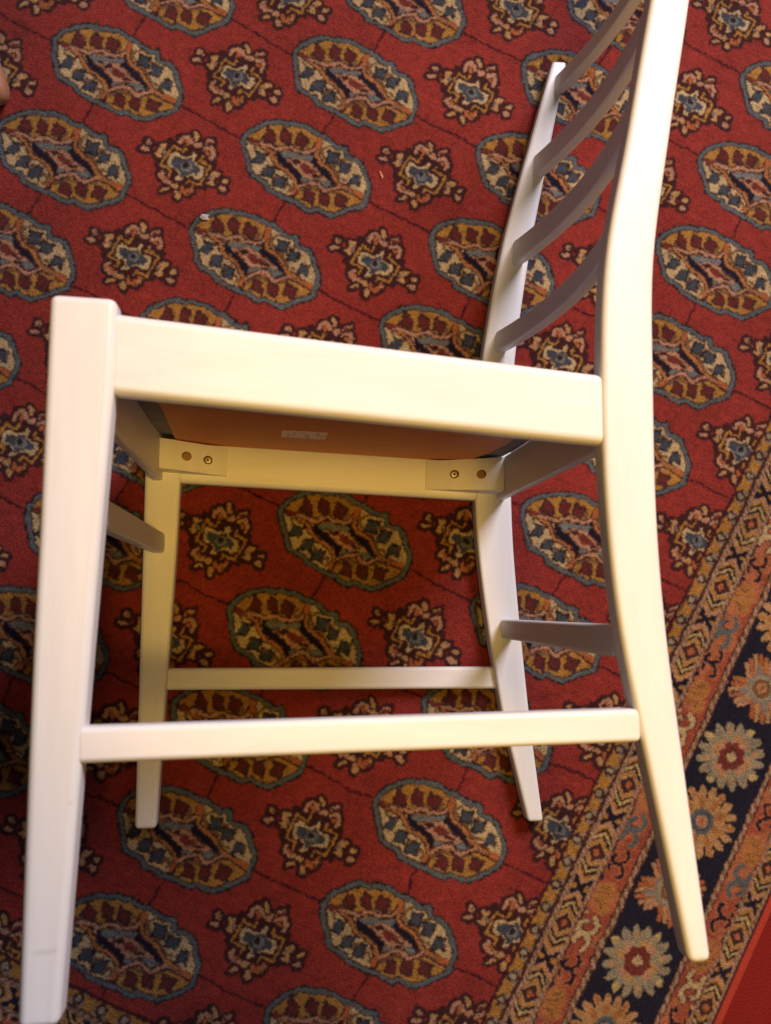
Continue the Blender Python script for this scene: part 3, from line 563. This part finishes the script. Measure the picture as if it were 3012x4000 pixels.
for lay in (0, 1):
    for a in range(NU + 1):
        for b in range(NH + 1):
            u = .066 + (1.596 - .066) * a / NU; hi = hn(u, 1.7) - .096; h = .093 + (hi - .093) * b / NH
            e = min(a, NU - a, b, NH - b) / 5.0
            if lay: v_ = seat_v(u) + .008 + .05 * (1 - (1 - min(e, 1)) ** 2)
            else: v_ = seat_v(u) + .0025 + (.004 * math.sin(9 * h) if e < .5 else 0) - (.006 if (a in (1, 2) and b in (9, 16)) else 0)
            grid[lay, a, b] = bm.verts.new((u * A, v_ * A, h * A))
for lay in (0, 1):
    for a in range(NU):
        for b in range(NH):
            bm.faces.new((grid[lay, a, b], grid[lay, a + 1, b], grid[lay, a + 1, b + 1], grid[lay, a, b + 1]))
def wall(cells):
    for (a, b), (c, d) in zip(cells[:-1], cells[1:]): bm.faces.new((grid[0, a, b], grid[0, c, d], grid[1, c, d], grid[1, a, b]))
wall([(a, 0) for a in range(NU + 1)]); wall([(a, NH) for a in range(NU + 1)]); wall([(0, b) for b in range(NH + 1)]); wall([(NU, b) for b in range(NH + 1)])
bmesh.ops.recalc_face_normals(bm, faces=bm.faces)
for fc in bm.faces: fc.smooth = True
me = bpy.data.meshes.new('mesh'); bm.to_mesh(me); bm.free(); me.set_sharp_from_angle(angle=math.radians(45))
seat = link('seat', me, cm, chair)

wm, nt, bs, N_, L_ = new_mat('brown_board')
tc = N_('ShaderNodeTexCoord'); mp = N_('ShaderNodeMapping'); mp.inputs['Scale'].default_value = (3, 40, 40); L_(tc.outputs['Object'], mp.inputs[0])
nz = N_('ShaderNodeTexNoise'); nz.inputs['Scale'].default_value = 5; nz.inputs['Detail'].default_value = 6; L_(mp.outputs[0], nz.inputs['Vector'])
cr = N_('ShaderNodeValToRGB'); cr.color_ramp.elements[0].position = .3; cr.color_ramp.elements[0].color = (.60, .165, .045, 1); cr.color_ramp.elements[1].position = .75; cr.color_ramp.elements[1].color = (.76, .215, .060, 1); L_(nz.outputs['Fac'], cr.inputs[0]); L_(cr.outputs[0], bs.inputs['Base Color'])
bs.inputs['Roughness'].default_value = .55
pts = []
top = 1.75
outline = [(.138, .098), (.140, .25), (.150, .55), (.162, .90), (.152, 1.3), (.140, 1.6), (.136, top - .02), (.147, top + .02)]
outline += [(1.38, 1.68), (1.47, 1.655), (1.505, 1.58), (1.520, 1.45), (1.524, 1.0), (1.520, .62), (1.500, .38), (1.462, .20), (1.42, .115), (1.36, .096)]
bm = bmesh.new()
lo = [bm.verts.new((u * A, (seat_v(u) - .0105) * A, h * A)) for u, h in outline]; hi_ = [bm.verts.new((u * A, (seat_v(u) + .001) * A, h * A)) for u, h in outline]
bm.faces.new(lo); bm.faces.new(hi_[::-1])
for k in range(len(lo)): bm.faces.new((lo[k], hi_[k], hi_[(k + 1) % len(lo)], lo[(k + 1) % len(lo)]))
bmesh.ops.recalc_face_normals(bm, faces=bm.faces)
me = bpy.data.meshes.new('mesh'); bm.to_mesh(me); bm.free()
link('seat_board', me, wm, seat)
sm, nt, bs, N_, L_ = new_mat('paper_sticker')
tc = N_('ShaderNodeTexCoord'); mp = N_('ShaderNodeMapping'); mp.inputs['Scale'].default_value = (170, 1, 40); L_(tc.outputs['Object'], mp.inputs[0])
nz = N_('ShaderNodeTexNoise'); nz.inputs['Scale'].default_value = 1; nz.inputs['Detail'].default_value = 2; L_(mp.outputs[0], nz.inputs['Vector'])
cr = N_('ShaderNodeValToRGB'); cr.color_ramp.elements[0].position = .26; cr.color_ramp.elements[0].color = (.50, .30, .20, 1); cr.color_ramp.elements[1].position = .46; cr.color_ramp.elements[1].color = (.92, .78, .66, 1)
L_(nz.outputs['Fac'], cr.inputs[0]); L_(cr.outputs[0], bs.inputs['Base Color']); bs.inputs['Roughness'].default_value = .6
bm = bmesh.new()
q = [(.605, .604), (.788, .616), (.7835, .4587), (.600, .4552)]
a = [bm.verts.new((u * A, (seat_v(u) - .0120) * A, h * A)) for u, h in q]; b = [bm.verts.new((u * A, (seat_v(u) - .0100) * A, h * A)) for u, h in q]
bm.faces.new(a); bm.faces.new(b[::-1])
for k in range(4): bm.faces.new((a[k], b[k], b[(k + 1) % 4], a[(k + 1) % 4]))
bmesh.ops.recalc_face_normals(bm, faces=bm.faces)
me = bpy.data.meshes.new('mesh'); bm.to_mesh(me); bm.free(); link('sticker', me, sm, seat)

# ------------------------------------------------------------------ small things at the edges
def lump(name, mat, loc, size, rot, seed, power=1.0, rough=.06):
    bm = bmesh.new(); bmesh.ops.create_icosphere(bm, subdivisions=4, radius=1)
    rnd = random.Random(seed); ph = [rnd.uniform(0, 6) for _ in range(6)]
    for vtx in bm.verts:
        p = vtx.co.copy(); k = 1 + rough * (math.sin(3 * p.x + ph[0]) * math.sin(4 * p.y + ph[1]) + .6 * math.sin(7 * p.z + ph[2]) * math.sin(6 * p.x + ph[3]))
        p = Vector([math.copysign(abs(c) ** power, c) for c in p]) * k
        vtx.co = Vector((p.x * size[0], p.y * size[1], p.z * size[2]))
    for fc in bm.faces: fc.smooth = True
    me = bpy.data.meshes.new('mesh'); bm.to_mesh(me); bm.free()
    o = link(name, me, mat); o.location = loc; o.rotation_euler = rot
    return o

def rug_xy(i, j): return ((i + SKEW * j) * A, -j * ASP * A)
tm, nt, bs, N_, L_ = new_mat('brown_wood')
tc = N_('ShaderNodeTexCoord'); nz = N_('ShaderNodeTexNoise'); nz.inputs['Scale'].default_value = 25; nz.inputs['Detail'].default_value = 5; L_(tc.outputs['Object'], nz.inputs['Vector'])
cr = N_('ShaderNodeValToRGB'); cr.color_ramp.elements[0].color = (.24, .10, .05, 1); cr.color_ramp.elements[1].color = (.44, .22, .13, 1); L_(nz.outputs['Fac'], cr.inputs[0]); L_(cr.outputs[0], bs.inputs['Base Color']); bs.inputs['Roughness'].default_value = .45
x_, y_ = rug_xy(-.50, .63)
o = lump('furniture_foot', tm, (x_ + .001, y_ - .001, .020), (.046, .020, .022), (0, 0, -.62), 2, .8, .02)
tag(o, 'brown rounded end of something wooden poking in at the left edge of the rug', 'furniture foot')
lm, nt, bs, N_, L_ = new_mat('lint')
nz = N_('ShaderNodeTexNoise'); nz.inputs['Scale'].default_value = 300; cr = N_('ShaderNodeValToRGB'); cr.color_ramp.elements[0].color = (.22, .20, .21, 1); cr.color_ramp.elements[1].color = (.42, .40, .42, 1); L_(nz.outputs['Fac'], cr.inputs[0]); L_(cr.outputs[0], bs.inputs['Base Color']); bs.inputs['Roughness'].default_value = .95
lm2, nt, bs, N_, L_ = new_mat('pink_lint')
nz = N_('ShaderNodeTexNoise'); nz.inputs['Scale'].default_value = 300; cr = N_('ShaderNodeValToRGB'); cr.color_ramp.elements[0].color = (.45, .16, .12, 1); cr.color_ramp.elements[1].color = (.65, .26, .20, 1); L_(nz.outputs['Fac'], cr.inputs[0]); L_(cr.outputs[0], bs.inputs['Base Color']); bs.inputs['Roughness'].default_value = .95
for name, mat, ij, size, rz, lab in (('lint', lm, (.6915, .8814), (.0052, .0038, .0016), .3, 'small white tuft of lint on the dark rim of a rug medallion'),
                                     ('lint', lm2, (1.3163, -.2885), (.0048, .0014, .0010), -.7, 'short pale pink thread lying on plain red rug between medallions')):
    x_, y_ = rug_xy(*ij)
    tag(lump(name, mat, (x_, y_, .0014), size, (0, 0, rz), 7, 1, .25), lab, 'lint')
